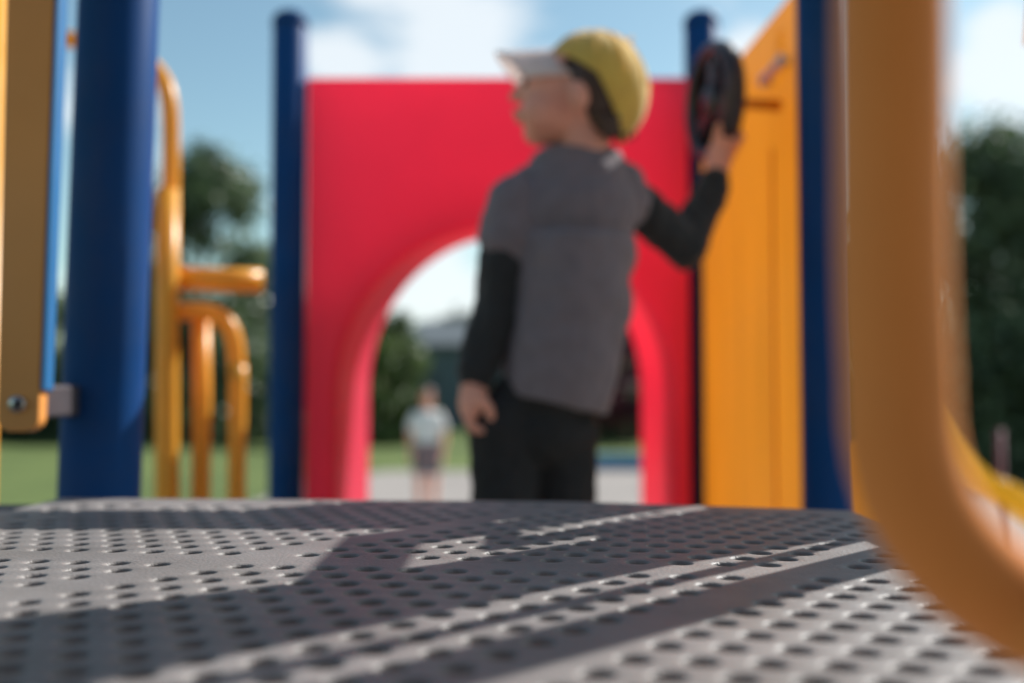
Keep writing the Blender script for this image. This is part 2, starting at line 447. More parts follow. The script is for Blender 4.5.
# --- plates cut from a grid of cells (a,b in plate coordinates)
def plate(name, A, B, filled, place, thick, m, parent, label=None, bevel=.003):
    bm = bmesh.new(); vc = {}
    def v(i, j, k):
        if (i, j, k) not in vc: vc[(i, j, k)] = bm.verts.new(place(A[i], B[j], thick * k))
        return vc[(i, j, k)]
    nA, nB = len(A) - 1, len(B) - 1
    F_ = lambda i, j: 0 <= i < nA and 0 <= j < nB and filled((A[i] + A[i + 1]) / 2, (B[j] + B[j + 1]) / 2)
    for i in range(nA):
        for j in range(nB):
            if not F_(i, j): continue
            for k in (0, 1): bm.faces.new((v(i, j, k), v(i + 1, j, k), v(i + 1, j + 1, k), v(i, j + 1, k)))
            for (di, dj, a, b) in ((-1, 0, (i, j), (i, j + 1)), (1, 0, (i + 1, j), (i + 1, j + 1)), (0, -1, (i, j), (i + 1, j)), (0, 1, (i, j + 1), (i + 1, j + 1))):
                if not F_(i + di, j + dj): bm.faces.new((v(*a, 0), v(*b, 0), v(*b, 1), v(*a, 1)))
    o = from_bm(name, bm, m, label=label, bevel=bevel); par(o, parent); return o

# --- yellow side panel between the right hand posts, ribbed, with a window near its front edge
x0, y0 = (704 - 512) / F * 2.66, 2.66; x1, y1 = (827 - 512) / F * 1.75, 1.75
dxy = Vector((x1 - x0, y1 - y0)); plen = dxy.length; dn = dxy / plen; nn = Vector((dn.y, -dn.x))   # nn points to -X? fixed below
if nn.x > 0: nn = -nn
A = [.046, .20, .36, .52, .69, .735, plen - .046]
PT = CAM_H + .735
B = [DECK2 - .02, CAM_H + .50, CAM_H + .625, CAM_H + .685, PT]
def place_side(a, b, t):
    grooves = (.20, .206, .36, .366, .52, .526, .675)
    d = .0
    if any(abs(a - g) < 1e-6 for g in grooves[::1]) and t > 0 and False: d = .01
    p = Vector((x0, y0)) + dn * a + nn * (t - .012)
    return (p.x, p.y, b)
SP = plate('side_panel', A, B, lambda a, b: not (.69 < a < .735 and CAM_H + .625 < b < CAM_H + .685), place_side, .024, M['yellow'], PS, 'tall yellow plastic side panel that carries the steering wheel')
for a0_, w_ in ((.655, .010),):
    bm = bmesh.new()
    c = Vector((x0, y0)) + dn * a0_ + nn * .0137
    box(bm, (c.x, c.y, (B[0] + B[1]) / 2), (.0035, w_, B[1] - B[0] - .05), rz=math.atan2(dn.y, dn.x) - R(90))
    par(from_bm('rib', bm, M['yellow'], bevel=.002), SP)
def bolt(p, ax, r_=.012, parent=None, m=None, ln=.01, name='bolt'):
    bm = bmesh.new(); p = Vector(p); ax = Vector(ax).normalized()
    tube(bm, [p, p + ax * ln * .6, p + ax * ln * .9, p + ax * ln], [r_, r_, r_ * .75, r_ * .3], 20)
    return par(from_bm(name, bm, m or M['steel'], smooth=True), parent)
nv = Vector((nn.x, nn.y, 0))
# shiny grab bar near the panel top
bm = bmesh.new()
pA = P(771, 81, 2.02) ; pB = P(790, 61, 1.90)
off = nv * .014
tube(bm, [pA - nv * .03, pA + off, pA + off * 1.2, pB + off * 1.2, pB + off, pB - nv * .03], .009, 14)
par(from_bm('grab_bar', bm, M['zinc'], smooth=True), SP)
bolt(pA + off, nv, .014, SP, M['zinc']); bolt(pB + off, nv, .014, SP, M['zinc'])

# --- steering wheel
WC = P(714, 102, 1.88); th = R(10.7)
wn = Vector((-math.cos(th), -math.sin(th), 0)); wt = Vector((math.sin(th), -math.cos(th), 0)); wu = Vector((0, 0, 1)); WR = .098
bm = bmesh.new()
ring = [WC + (wt * math.cos(2 * math.pi * k / 48) + wu * math.sin(2 * math.pi * k / 48)) * WR for k in range(48)]
vrs = []
for k in range(48):
    rad_d = (ring[k] - WC).normalized()
    vrs.append([bm.verts.new(ring[k] + (rad_d * math.cos(2 * math.pi * j / 14) * .014 + wn * math.sin(2 * math.pi * j / 14) * .020)) for j in range(14)])
for k in range(48):
    a, b = vrs[k], vrs[(k + 1) % 48]
    for j in range(14): bm.faces.new((a[j], a[(j + 1) % 14], b[(j + 1) % 14], b[j]))
SW = par(from_bm('steering_wheel', bm, M['black'], smooth=True, label='black plastic steering wheel on the yellow panel'), PS)
for ang in (90, 210, 330):
    bm = bmesh.new(); d = wt * math.cos(R(ang)) + wu * math.sin(R(ang)); s_ = d.cross(wn)
    vv = []
    for (q, wd) in ((.02, .024), (.06, .017), (.094, .022)):
        for (sx, nz_) in ((-1, -.006), (1, -.006), (1, .006), (-1, .006)):
            vv.append(bm.verts.new(WC + d * q + s_ * wd * sx + wn * nz_))
    for i in range(2):
        for j in range(4): bm.faces.new((vv[i * 4 + j], vv[i * 4 + (j + 1) % 4], vv[i * 4 + 4 + (j + 1) % 4], vv[i * 4 + 4 + j]))
    bm.faces.new(vv[:4]); bm.faces.new(vv[8:])
    par(from_bm('spoke', bm, M['black'], bevel=.003), SW)
bm = bmesh.new(); tube(bm, [WC - wn * .012, WC + wn * .008, WC + wn * .016, WC + wn * .018], [.036, .036, .026, .01], 28); par(from_bm('hub', bm, M['black'], smooth=True), SW)
bm = bmesh.new(); tube(bm, [WC - wn * .030, WC - wn * .026, WC - wn * .012, WC - wn * .008], [.040, .080, .097, .097], 40); par(from_bm('dish', bm, M['black'], smooth=True), SW)
bm = bmesh.new(); tube(bm, [WC - wn * .012, WC - wn * .13], [.008, .012], 20); par(from_bm('shaft', bm, M['yellow'], smooth=True), SW)

# --- left ochre panel with blue edging and clamp
YL = 1.02
xa, xb = P(-1, 300, YL).x, P(41, 300, YL).x; zb = P(20, 432, YL).z
bm = bmesh.new()
r_ = .014; outl = [Vector((xa, 0, CAM_H + .62)), Vector((xa, 0, zb + r_))]
for k in range(7):
    a = math.pi + math.pi / 2 * k / 6; outl.append(Vector((xa + r_ + r_ * math.cos(a), 0, zb + r_ + r_ * math.sin(a))))
for k in range(7):
    a = -math.pi / 2 + math.pi / 2 * k / 6; outl.append(Vector((xb - r_ + r_ * math.cos(a), 0, zb + r_ + r_ * math.sin(a))))
outl.append(Vector((xb + .010, 0, CAM_H + .62)))
f1 = [bm.verts.new((v.x, YL, v.z)) for v in outl[0:1] + outl[2:]]; f2 = [bm.verts.new((v.x, YL + .019, v.z)) for v in outl[0:1] + outl[2:]]
bm.faces.new(f1); bm.faces.new(list(reversed(f2)))
for i in range(len(f1)): bm.faces.new((f1[i], f1[(i + 1) % len(f1)], f2[(i + 1) % len(f1)], f2[i]))
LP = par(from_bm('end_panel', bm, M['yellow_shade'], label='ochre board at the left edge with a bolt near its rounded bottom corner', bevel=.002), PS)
bolt(P(18, 404, YL), (0, -1, 0), .0085, LP, M['steel'], .006)
bolt(P(18, 404, YL - .006), (0, -1, 0), .0048, LP, M['black'], .003)
bm = bmesh.new(); xe1 = P(46.2, 300, YL).x; ze = P(45, 391, YL).z; top_ = CAM_H + .62
q = [bm.verts.new((x_, y_, z_)) for z_, dx in ((ze, 0), (top_, .010)) for x_, y_ in ((xb + .0012 + dx, YL - .001), (xe1 + dx, YL + .003), (xe1 + dx, YL + .021), (xb + .0012 + dx, YL + .024))]
for f_ in ((0, 1, 2, 3), (4, 5, 6, 7), (0, 1, 5, 4), (1, 2, 6, 5), (2, 3, 7, 6), (3, 0, 4, 7)): bm.faces.new([q[k] for k in f_])
par(from_bm('edge_strip', bm, M['blue_edge'], bevel=.002), LP)
bm = bmesh.new(); cz = P(55, 402, YL).z
box(bm, (-.487, YL + .070, cz), (.024, .098, .034)); par(from_bm('clamp', bm, M['grey'], bevel=.004), LP)
# thin pipe left of it
bm = bmesh.new(); tube(bm, [(P(-12, 300, 1.5).x, 1.5, 0), (P(-12, 300, 1.5).x, 1.5, CAM_H + .7)], .0165, 20)
par(from_bm('pipe', bm, M['pipe'], smooth=True), PS)

# --- pipe climber at the left
def pipe(pts, r_, name='pipe', parent=PS, m=None, n=8, label=None):
    bm = bmesh.new(); tube(bm, spline(pts, n) if n else pts, r_, 20); return par(from_bm(name, bm, m or M['pipe'], smooth=True, label=label), parent)
YC = 1.95
CL = pipe([P(172, 620, YC), P(170, 400, YC), P(170, 250, YC), P(171, 150, YC), P(169, 100, YC), P(160, 75, YC + .02), P(140, 57, YC + .05), P(105, 45, YC + .08), P(30, 34, YC + .1)], .0165,
          'pipe_climber', label='yellow pipe climber with hooped rails behind the left post')
CL2 = CL
def cpipe(pts, r_, **k): return pipe(pts, r_, 'rail', CL, **k)
gz = lambda px, Y: Vector((P(px, 400, Y).x, Y, 0))
cpipe([gz(168, YC - .03), P(167, 560, YC - .03), P(167, 300, YC - .03), P(168, 190, YC - .03)], .0215, n=0)
cpipe([P(170, 278, YC), P(232, 280, YC), P(262, 281, YC + .02)], .0225, n=0)
cpipe([P(172, 313, YC), P(200, 311, YC), P(222, 318, YC), P(234, 338, YC), P(237, 375, YC), P(237, 450, YC), gz(237, YC)], .0165)
cpipe([P(201, 312, YC + .02), P(202, 400, YC + .02), gz(201, YC + .02)], .0175, n=0)

# --- foreground pipe, very near the lens
Yn = .24
pts = [P(890, -220, Yn), P(891, 100, Yn), P(893, 280, Yn), P(897, 370, Yn), P(901, 440, Yn), P(920, 505, Yn), P(960, 562, Yn), P(1016, 606, Yn), P(1085, 635, Yn - .01), P(1200, 670, Yn - .03)]
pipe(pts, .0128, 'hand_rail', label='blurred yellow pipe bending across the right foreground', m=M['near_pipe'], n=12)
# upper end and lower end carry on out of sight to the posts
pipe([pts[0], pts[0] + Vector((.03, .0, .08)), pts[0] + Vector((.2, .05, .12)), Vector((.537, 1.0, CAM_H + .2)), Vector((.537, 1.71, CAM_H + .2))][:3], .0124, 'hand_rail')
# yellow foot seen between the blue post and the near pipe
bm = bmesh.new(); c = P(868, 480, 1.3)
box(bm, (c.x + .004, 1.3, (c.z + .05) / 2), (.034, .04, c.z + .05)); par(from_bm('panel_foot', bm, M['yellow'], bevel=.006), PS)

# --- added shadow casters, outside the picture at the right, shaped to throw the deck stripes
XS = .72
CT = math.cos(SUN_AZ) / math.sin(SUN_AZ); KV = math.tan(SUN_EL) / math.sin(SUN_AZ)
def slant(a, b, t):        # leaning caster cells in the plane x = XS
    X = b; Z = a + X - .5
    return (XS + t, Z + (XS - X) * CT, DECK + (XS - X) * KV)
A = [.885, .940, .972, .987, 1.024, 1.160, 1.185, 1.225, 1.262, 1.320, 1.345]
B = [.35, .29, .262, .243, .17, .15, .06, .0, -.02, -.068, -.118, -.45]
def fs(a, b):
    if a + b > 1.455: return False
    if .940 < a < .972 and b < .243: return False
    if .987 < a < 1.024 and b < .262: return False
    if a > 1.160 and b < -.118: return False
    if 1.225 < a < 1.262 and .0 < b < .17: return False
    if 1.160 < a < 1.262 and -.068 < b < -.02: return False
    if 1.160 < a < 1.185 and -.02 < b < .06: return False
    if a > 1.320 and -.02 < b < .15: return False
    return True
plate('stripe_caster', A, B, fs, slant, .006, M['yellow'], PS, bevel=0)
YB2 = 1.45
hB = lambda Z: DECK + (YB2 - Z) / math.cos(SUN_AZ) * math.tan(SUN_EL)
xB = lambda X, Z: X + (YB2 - Z) / CT
A = [.268, .50, .80]; B = [hB(.948), hB(.875), hB(.768)]
plate('shadow_board', A, B, lambda a, b: not (a < .50 and b < hB(.875)), lambda a, b, t: (a, YB2 + t, b), .012, M['yellow'], PS, bevel=0)  # added unseen board, casts the dark band across the back of the deck



# --- added sky blocker shaped as a roof, unseen above and behind the lens
bm = bmesh.new()
rp = [(-1.15, .62), (0, 1.12), (1.15, .62), (1.15, .58), (0, 1.07), (-1.15, .58)]
a = [bm.verts.new((x_ + .03, -1.5, CAM_H + z_)) for x_, z_ in rp]; b = [bm.verts.new((x_ + .03, .22, CAM_H + z_)) for x_, z_ in rp]
bm.faces.new(a); bm.faces.new(list(reversed(b)))
for i in range(6): bm.faces.new((a[i], a[(i + 1) % 6], b[(i + 1) % 6], b[i]))
par(from_bm('roof', bm, M['maroon'], bevel=.01), PS)  # added to keep sky light off the near deck
for x_ in (-.50, .56):
    for y_ in (-.42, -1.3): post(x_, y_, CAM_H + .74)  # added posts under the sky blocker
bm = bmesh.new(); box(bm, (.03, -1.3, DECK + .30), (.98, .03, 1.1)); par(from_bm('back_sky_blocker', bm, M['maroon'], bevel=.01), PS)  # added unseen panel, cuts sky light from behind

# ------------------------------------------------------------ the boy
BZ = 1.64
boy = empty('person', (P(540, 400, BZ).x, BZ, DECK2), 'small boy in a yellow cap, grey shirt and black trousers holding a steering wheel', 'person')
def B_(px, py, dy=0.0): return P(px, py, BZ + dy)
def finger(bm, pts, r0, r1):
    n = len(pts)
    for i in range(n - 1):
        a = r0 + (r1 - r0) * i / (n - 1); b = r0 + (r1 - r0) * (i + 1) / (n - 1)
        capsule(bm, pts[i], pts[i + 1], a, b, seg=12)
bm = bmesh.new()
# head in profile, looking to the left
ell(bm, B_(588, 86), (.084, .070, .082))
ell(bm, B_(556, 92), (.060, .058, .060))
ell(bm, B_(552, 115), (.051, .052, .048), u=20)
ell(bm, B_(540, 133), (.028, .032, .021))            # chin
ell(bm, B_(534, 72), (.020, .044, .024))             # brow
capsule(bm, B_(523, 84), B_(514, 97), .007, .0088)   # nose
ell(bm, B_(521, 99, -.007), (.008, .007, .006)); ell(bm, B_(521, 99, .007), (.008, .007, .006))
ell(bm, B_(518, 112), (.010, .019, .0055)); ell(bm, B_(520, 119), (.010, .017, .006))   # lips
ell(bm, B_(540, 112, -.036), (.031, .026, .031)); ell(bm, B_(540, 112, .036), (.031, .026, .031))  # cheeks
for s_ in (-1, 1):                                   # ears
    ell(bm, B_(579, 95, s_ * .076), (.016, .013, .024), Euler((0, R(-12), 0)).to_matrix())
    ell(bm, B_(576, 106, s_ * .070), (.007, .007, .008))
capsule(bm, B_(588, 170), B_(580, 120), .043, .040)
# trunk
ell(bm, B_(572, 212), (.090, .056, .068)); ell(bm, B_(570, 260), (.090, .060, .085)); ell(bm, B_(562, 330), (.082, .060, .085))
ell(bm, B_(552, 400), (.070, .050, .050))
capsule(bm, B_(536, 194), B_(616, 192, .02), .022, .024)
# left arm, hanging
sL, eL, wL = B_(516, 208, -.018), B_(500, 290, -.01), B_(475, 378, -.035)
capsule(bm, sL, eL, .029, .026); capsule(bm, eL, wL, .028, .020)
# left hand: palm and relaxed, slightly curled fingers
pm = B_(473, 404, -.04); kn = B_(470, 420, -.042)
capsule(bm, wL, pm, .021, .024); ell(bm, pm + Vector((0, 0, -.004)), (.022, .030, .028))
for k, (dy, ln) in enumerate(((-.024, .042), (-.009, .048), (.006, .045), (.019, .036))):
    a = kn + Vector((-.004 + .002 * k, dy, .006)); b = a + Vector((.008, 0, -ln * .42)); c = b + Vector((.018, 0, -ln * .10)); 
    capsule(bm, pm + Vector((0, dy * .6, 0)), a, .010, .0078, seg=12)
    finger(bm, [a, b, c],   .0080, .0066)
finger(bm, [pm + Vector((.010, -.022, .014)), pm + Vector((.026, -.032, -.006)), pm + Vector((.030, -.028, -.026))], .0092, .0068)
# right arm, raised to the wheel
sR, eR, wR = B_(632, 194, .03), B_(685, 248, .10), P(715, 182, 1.785)
capsule(bm, sR, eR, .028, .026); capsule(bm, eR, wR, .028, .020)
ag = R(-62)
grip = WC + (wt * math.cos(ag) + wu * math.sin(ag)) * WR
tan = (-wt * math.sin(ag) + wu * math.cos(ag)).normalized()      # along the rim, upwards
radv = (grip - WC).normalized()
palm = grip + radv * .020 - tan * .0 + Vector((-.014, -.010, -.006))
capsule(bm, wR, palm - Vector((0, 0, .006)), .020, .024)
for k in range(4):
    o_ = tan * (-.024 + .0155 * k); ln = (.9, 1.0, .98, .86)[k]
    base = palm + o_ * 1.0 + Vector((0, 0, .006)) 
    p1 = grip + o_ + radv * .021 + wn * -.012 * ln + wn * .006
    p2 = grip + o_ + radv * .006 - wn * .024
    p3 = grip + o_ - radv * .018 - wn * .016
    p4 = grip + o_ - radv * .022 + wn * .002
    finger(bm, [base, p1, p2, p3, p4], .0085, .0062)
finger(bm, [palm - tan * .006 + wn * .012, grip + tan * .016 + radv * .012 + wn * .022, grip + tan * .034 - radv * .006 + wn * .020], .0105, .0075)
# legs
for (hx, kx, ax_, dy) in ((512, 508, 506, -.02), (570, 568, 565, .02)):
    h_ = B_(hx + (6 if hx < 540 else -4), 424, dy); k_ = Vector((P(kx, 400, BZ).x, BZ + dy - .01, DECK2 + .235)); a_ = Vector((P(ax_, 400, BZ).x, BZ + dy, DECK2 + .06))
    capsule(bm, h_, k_, .044, .034); capsule(bm, k_, a_, .034, .024)
    ell(bm, a_ + Vector((0, .035, -.03)), (.028, .070, .024))
BODY = remeshed('body', bm, M['skin'], boy, .0032, 5)
# eyes
for s_ in (-1, 1):
    bm = bmesh.new(); ell(bm, B_(527, 83, s_ * .028), (.0075, .0075, .0070)); par(from_bm('eye', bm, M['eye'], smooth=True), boy)
    bm = bmesh.new(); capsule(bm, B_(519, 74, s_ * .016), B_(525, 73, s_ * .038), .0025, .0018); par(from_bm('eyebrow', bm, M['hair'], smooth=True), boy)
# hair under the cap
bm = bmesh.new()
ell(bm, B_(594, 88), (.088, .0755, .084)); ell(bm, B_(602, 108), (.054, .064, .050))
for s_ in (-1, 1): capsule(bm, B_(560, 66, s_ * .062), B_(563, 90, s_ * .068), .012, .006)
for k in range(60):
    a = random.uniform(0, 6.28); px_ = 606 + 30 * math.cos(a) * random.random(); 
    y_ = random.uniform(-.06, .06); capsule(bm, B_(px_, 118, y_), B_(px_ + random.uniform(-3, 4), 137 + random.uniform(-5, 5), y_ * .9), .008, .003, seg=6)
# cut hair away from the face with a plane in front of the ear
bmesh.ops.bisect_plane(bm, geom=bm.verts[:] + bm.edges[:] + bm.faces[:], plane_co=B_(555, 62), plane_no=Vector((-.90, 0, -.44)), clear_outer=True)
geom = [e_ for e_ in bm.edges if e_.is_boundary]
bmesh.ops.holes_fill(bm, edges=geom)
remeshed('hair', bm, M['hair'], boy, .004, 2)
# shirt
def noise_folds(amp, sc):
    def f_(me):
        for v in me.vertices:
            n_ = noise.noise(Vector((v.co.x * sc, v.co.y * sc, v.co.z * sc * .55))) + .5 * noise.noise(v.co * sc * 2.3)
            v.co += v.normal * n_ * amp
    return f_
bm = bmesh.new()
ell(bm, B_(572, 212), (.108, .075, .080)); ell(bm, B_(571, 255), (.107, .076, .085)); ell(bm, B_(570, 305), (.104, .078, .09))
tube(bm, [B_(571, 240), B_(570, 300), B_(562, 365), B_(553, 403)], [.092, .098, .094, .088], 28)
ell(bm, B_(553, 392), (.086, .078, .02))
capsule(bm, B_(530, 186), B_(620, 186, .02), .037, .040); ell(bm, B_(574, 186), (.088, .064, .062)); capsule(bm, B_(556, 170), B_(600, 170, .005), .040, .040); ell(bm, B_(572, 160), (.070, .054, .024))
capsule(bm, B_(513, 202, -.02), B_(509, 238, -.02), .045, .051)
capsule(bm, B_(618, 192, .02), B_(628, 202, .03), .043, .043)
remeshed('shirt', bm, M['shirt'], boy, .0042, 3, post=noise_folds(.0062, 15))
# black long sleeves
bm = bmesh.new()
capsule(bm, B_(510, 240, -.02), B_(502, 292, -.012), .044, .045); capsule(bm, B_(503, 292, -.012), B_(477, 372, -.033), .045, .032)
remeshed('sleeve', bm, M['sleeve'], boy, .004, 3, post=noise_folds(.0068, 28))
bm = bmesh.new()
capsule(bm, B_(634, 202, .035), eR, .039, .038); capsule(bm, eR, wR.lerp(eR, .04), .037, .029)
remeshed('sleeve', bm, M['sleeve'], boy, .004, 3, post=noise_folds(.0068, 28))
# trousers
bm = bmesh.new()
ell(bm, B_(544, 398), (.088, .074, .055)); ell(bm, B_(538, 432), (.098, .076, .060))
for (hx, kx, ax_, dy) in ((504, 504, 504, -.02), (564, 563, 563, .02)):
    h_ = B_(hx, 430, dy); k_ = Vector((P(kx, 400, BZ).x, BZ + dy - .01, DECK2 + .235)); a_ = Vector((P(ax_, 400, BZ).x, BZ + dy, DECK2 + .075))
    capsule(bm, h_, k_, .060, .050); capsule(bm, k_, a_, .050, .040)
remeshed('trousers', bm, M['trouser'], boy, .0045, 3, post=noise_folds(.006, 24))
for (ax_, dy) in ((506, -.02), (565, .02)):
    bm = bmesh.new(); x_ = P(ax_, 400, BZ).x
    ell(bm, (x_, BZ + dy + .045, DECK2 + .032), (.036, .085, .032)); capsule(bm, (x_, BZ + dy, DECK2 + .035), (x_, BZ + dy, DECK2 + .075), .035, .032)
    bmesh.ops.bisect_plane(bm, geom=bm.verts[:] + bm.edges[:] + bm.faces[:], plane_co=(0, 0, DECK2 + .001), plane_no=(0, 0, -1), clear_outer=True)
    par(from_bm('shoe', bm, M['shoe'], smooth=True), boy)
# cap
bm = bmesh.new()
cc = B_(593, 92); ell(bm, cc, (.091, .082, .098), u=48, v=32)
cuts = []
for (ax_, ay_, bx_, by_) in ((546, 54, 602, 94), (588, 78, 620, 138)):
    e1 = B_(ax_, ay_); e2 = B_(bx_, by_); dd = (e2 - e1).normalized(); pn = Vector((dd.z, 0, -dd.x))
    if pn.dot(B_(635, 50) - e1) > 0: pn = -pn
    cuts.append((e1, pn))
    bmesh.ops.bisect_plane(bm, geom=bm.verts[:] + bm.edges[:] + bm.faces[:], plane_co=e1, plane_no=pn)
below = lambda q: all((q - c_).dot(n_) > 0 for c_, n_ in cuts)
bmesh.ops.delete(bm, geom=[f_ for f_ in bm.faces if below(f_.calc_center_median())], context='FACES')
CAP = from_bm('cap', bm, M['cap'], smooth=True, label='yellow cap with a pale visor'); par(CAP, boy)
md = CAP.modifiers.new('t', 'SOLIDIFY'); md.thickness = .003
bm = bmesh.new()       # panel seams
for k in range(6):
    a = math.pi * k / 6; pts = []
    for j in range(25):
        t = math.pi * (j / 24 - .5)
        q = Vector((math.sin(t) * math.cos(a) * .0918, math.sin(t) * math.sin(a) * .0828, math.cos(t) * .0988))
        # crown axis tilts towards the back of the head
        if not below(cc + q): pts.append(cc + q)
    if len(pts) > 2: tube(bm, pts, .0012, 6)
par(from_bm('seam', bm, M['cap'], smooth=True), CAP)
bm = bmesh.new(); ell(bm, cc + Vector((.02, 0, .0965)), (.007, .007, .004)); par(from_bm('button', bm, M['cap'], smooth=True), CAP)
bm = bmesh.new(); tube(bm, [B_(625, 47), B_(630, 40), B_(633, 37)], [.004, .003, .002], 8); par(from_bm('loop', bm, M['cap'], smooth=True), CAP)
bm = bmesh.new()       # visor: curved sheet, sides drooping
g = []
for i in range(9):
    row = []
    for j in range(17):
        u_ = (j / 16 - .5) * 2; v_ = i / 8
        y_ = u_ * (.066 - .006 * v_)
        base = B_(552, 56).x + .030 * u_ * u_
        ln = .092 * math.sqrt(max(0, 1 - .38 * u_ * u_))
        x_ = base - ln * v_
        z_ = B_(546, 53).z + .005 - .058 * u_ * u_ - .004 * v_ 
        row.append(bm.verts.new((x_, BZ + y_, z_)))
    g.append(row)
for i in range(8):
    for j in range(16): bm.faces.new((g[i][j], g[i][j + 1], g[i + 1][j + 1], g[i + 1][j]))
vz = from_bm('visor', bm, M['visor'], smooth=True); par(vz, CAP); md = vz.modifiers.new('t', 'SOLIDIFY'); md.thickness = .003

# ------------------------------------------------------------ far person
PX, PY = P(427, 430, 13).x, 13.0
wp = empty('person', (PX, PY, 0), 'distant person in white top and dusky shorts standing beyond the red arch', 'person')
bm = bmesh.new(); v = lambda x, y, z: Vector((PX + x, PY + y, z))
ell(bm, v(0, 0, 1.52), (.078, .095, .115)); ell(bm, v(0, -.09, 1.505), (.014, .02, .02)); capsule(bm, v(0, 0, 1.44), v(0, 0, 1.34), .05, .055)
ell(bm, v(0, 0, 1.22), (.165, .10, .16)); ell(bm, v(0, 0, 1.02), (.135, .095, .16)); ell(bm, v(0, 0, .88), (.165, .11, .12))
for s_ in (-1, 1):
    capsule(bm, v(s_ * .17, 0, 1.30), v(s_ * .22, .02, 1.04), .045, .036); capsule(bm, v(s_ * .22, .02, 1.04), v(s_ * .20, -.085, .82), .036, .025)
    capsule(bm, v(s_ * .20, -.085, .80), v(s_ * .195, -.10, .74), .024, .026)
    for k in range(4): capsule(bm, v(s_ * .195, -.125 + .017 * k, .73), v(s_ * .193, -.12 + .016 * k, .665 + .006 * abs(k - 1.5)), .010, .008, seg=8)
    capsule(bm, v(s_ * .19, -.125, .77), v(s_ * .18, -.145, .72), .011, .009, seg=8)
    capsule(bm, v(s_ * .085, 0, .86), v(s_ * .09, -.01, .47), .082, .056); capsule(bm, v(s_ * .09, -.01, .47), v(s_ * .09, .01, .09), .056, .038)
    ell(bm, v(s_ * .09, -.05, .045), (.042, .12, .035))
remeshed('body', bm, M['skin'], wp, .011, 3)
bm = bmesh.new(); ell(bm, v(0, .015, 1.55), (.092, .105, .115)); ell(bm, v(0, .06, 1.43), (.07, .05, .11))
bmesh.ops.bisect_plane(bm, geom=bm.verts[:] + bm.edges[:] + bm.faces[:], plane_co=v(0, -.035, 1.56), plane_no=Vector((0, -.85, -.25)), clear_outer=True)
o = from_bm('hair', bm, M['hair'], smooth=True); par(o, wp)
bm = bmesh.new(); ell(bm, v(0, 0, 1.22), (.185, .12, .16)); ell(bm, v(0, 0, 1.05), (.165, .12, .17))
for s_ in (-1, 1): capsule(bm, v(s_ * .15, 0, 1.30), v(s_ * .205, .01, 1.15), .06, .058)
remeshed('top', bm, M['white_cloth'], wp, .012, 3)
bm = bmesh.new(); ell(bm, v(0, 0, .90), (.178, .125, .12))
for s_ in (-1, 1): capsule(bm, v(s_ * .085, 0, .84), v(s_ * .09, -.005, .62), .094, .085)
remeshed('shorts', bm, M['grey_cloth'], wp, .012, 2)
for s_ in (-1, 1):
    bm = bmesh.new(); ell(bm, v(s_ * .09, -.05, .055), (.048, .13, .045)); par(from_bm('shoe', bm, M['white_cloth'], smooth=True), wp)

# ------------------------------------------------------------ slide at the far right, with its maroon pole
SL = empty('slide', (2.1, 4.0, 0), 'bright yellow slide curving down beside a maroon pole at the right edge', 'slide')
pth = spline([P(905, 385, 4), P(938, 418, 4), P(965, 458, 4), P(995, 487, 4), P(1030, 503, 4), P(1100, 560, 4.1), P(1160, 700, 4.2)], 8)
bm = bmesh.new(); pr_ = [(0, -.045), (.0, .045), (.03, .05), (.04, .0), (.30, -.02), (.31, .05), (.35, .045), (.35, -.045)]
rg = []
for p in pth: rg.append([bm.verts.new(p + Vector((0, a, b))) for a, b in pr_])
for a, b in zip(rg, rg[1:]):
    for i in range(len(pr_)): bm.faces.new((a[i], a[(i + 1) % len(pr_)], b[(i + 1) % len(pr_)], b[i]))
par(from_bm('chute', bm, M['slide'], smooth=True), SL)
bm = bmesh.new(); x_ = P(1000, 450, 4.2).x; tube(bm, [(x_, 4.2, 0), (x_, 4.2, P(1000, 430, 4.2).z)], .014, 16); par(from_bm('pole', bm, M['maroon'], smooth=True), SL)
bm = bmesh.new(); x_ = P(1120, 600, 4.3).x; tube(bm, [(x_, 4.3, 0), (x_, 4.3, .75)], .03, 16); par(from_bm('pole', bm, M['maroon'], smooth=True), SL)

# ------------------------------------------------------------ building, border, trees
BX0, BX1, BY = P(385, 400, 42).x, P(590, 400, 42).x, 42.0
bd = empty('building', ((BX0 + BX1) / 2, BY, 0), 'low slate coloured building beyond the lawn, seen through the arch', 'building')
hz = P(400, 345, 42).z
bm = bmesh.new(); box(bm, ((BX0 + BX1) / 2, BY + 3, hz / 2), (BX1 - BX0, 6, hz)); par(from_bm('wall', bm, M['brick'], smooth=False), bd)
bm = bmesh.new(); rz_ = P(400, 324, 42).z
a = [bm.verts.new(q) for q in ((BX0 - .3, BY - .4, hz), (BX1 + .3, BY - .4, hz), (BX1 + .3, BY + 6.4, hz), (BX0 - .3, BY + 6.4, hz), (BX0 + 1.2, BY + 3, rz_ + .3), (BX1 - 1.2, BY + 3, rz_ + .3))]
for q in ((0, 1, 5, 4), (1, 2, 5), (2, 3, 4, 5), (3, 0, 4), (3, 2, 1, 0)): bm.faces.new([a[i] for i in q])
par(from_bm('roof', bm, M['roof']), bd)
for k in range(3):
    x_ = BX0 + 1.5 + k * 2.4; bm = bmesh.new(); box(bm, (x_, BY - .02, 1.7), (1.2, .08, 1.1)); wf = par(from_bm('window', bm, M['grey']), bd)
    bm = bmesh.new(); box(bm, (x_, BY - .045, 1.7), (1.04, .06, .94)); par(from_bm('pane', bm, M['glass']), wf)
bm = bmesh.new(); xb0, xb1 = P(560, 460, 20).x, P(720, 460, 20).x
box(bm, ((xb0 + xb1) / 2, 20.8, .15), (xb1 - xb0, .2, .30)); tag(from_bm('play_area_border', bm, M['border'], bevel=.03), 'low blue plastic edging between the sand and the lawn', 'border')

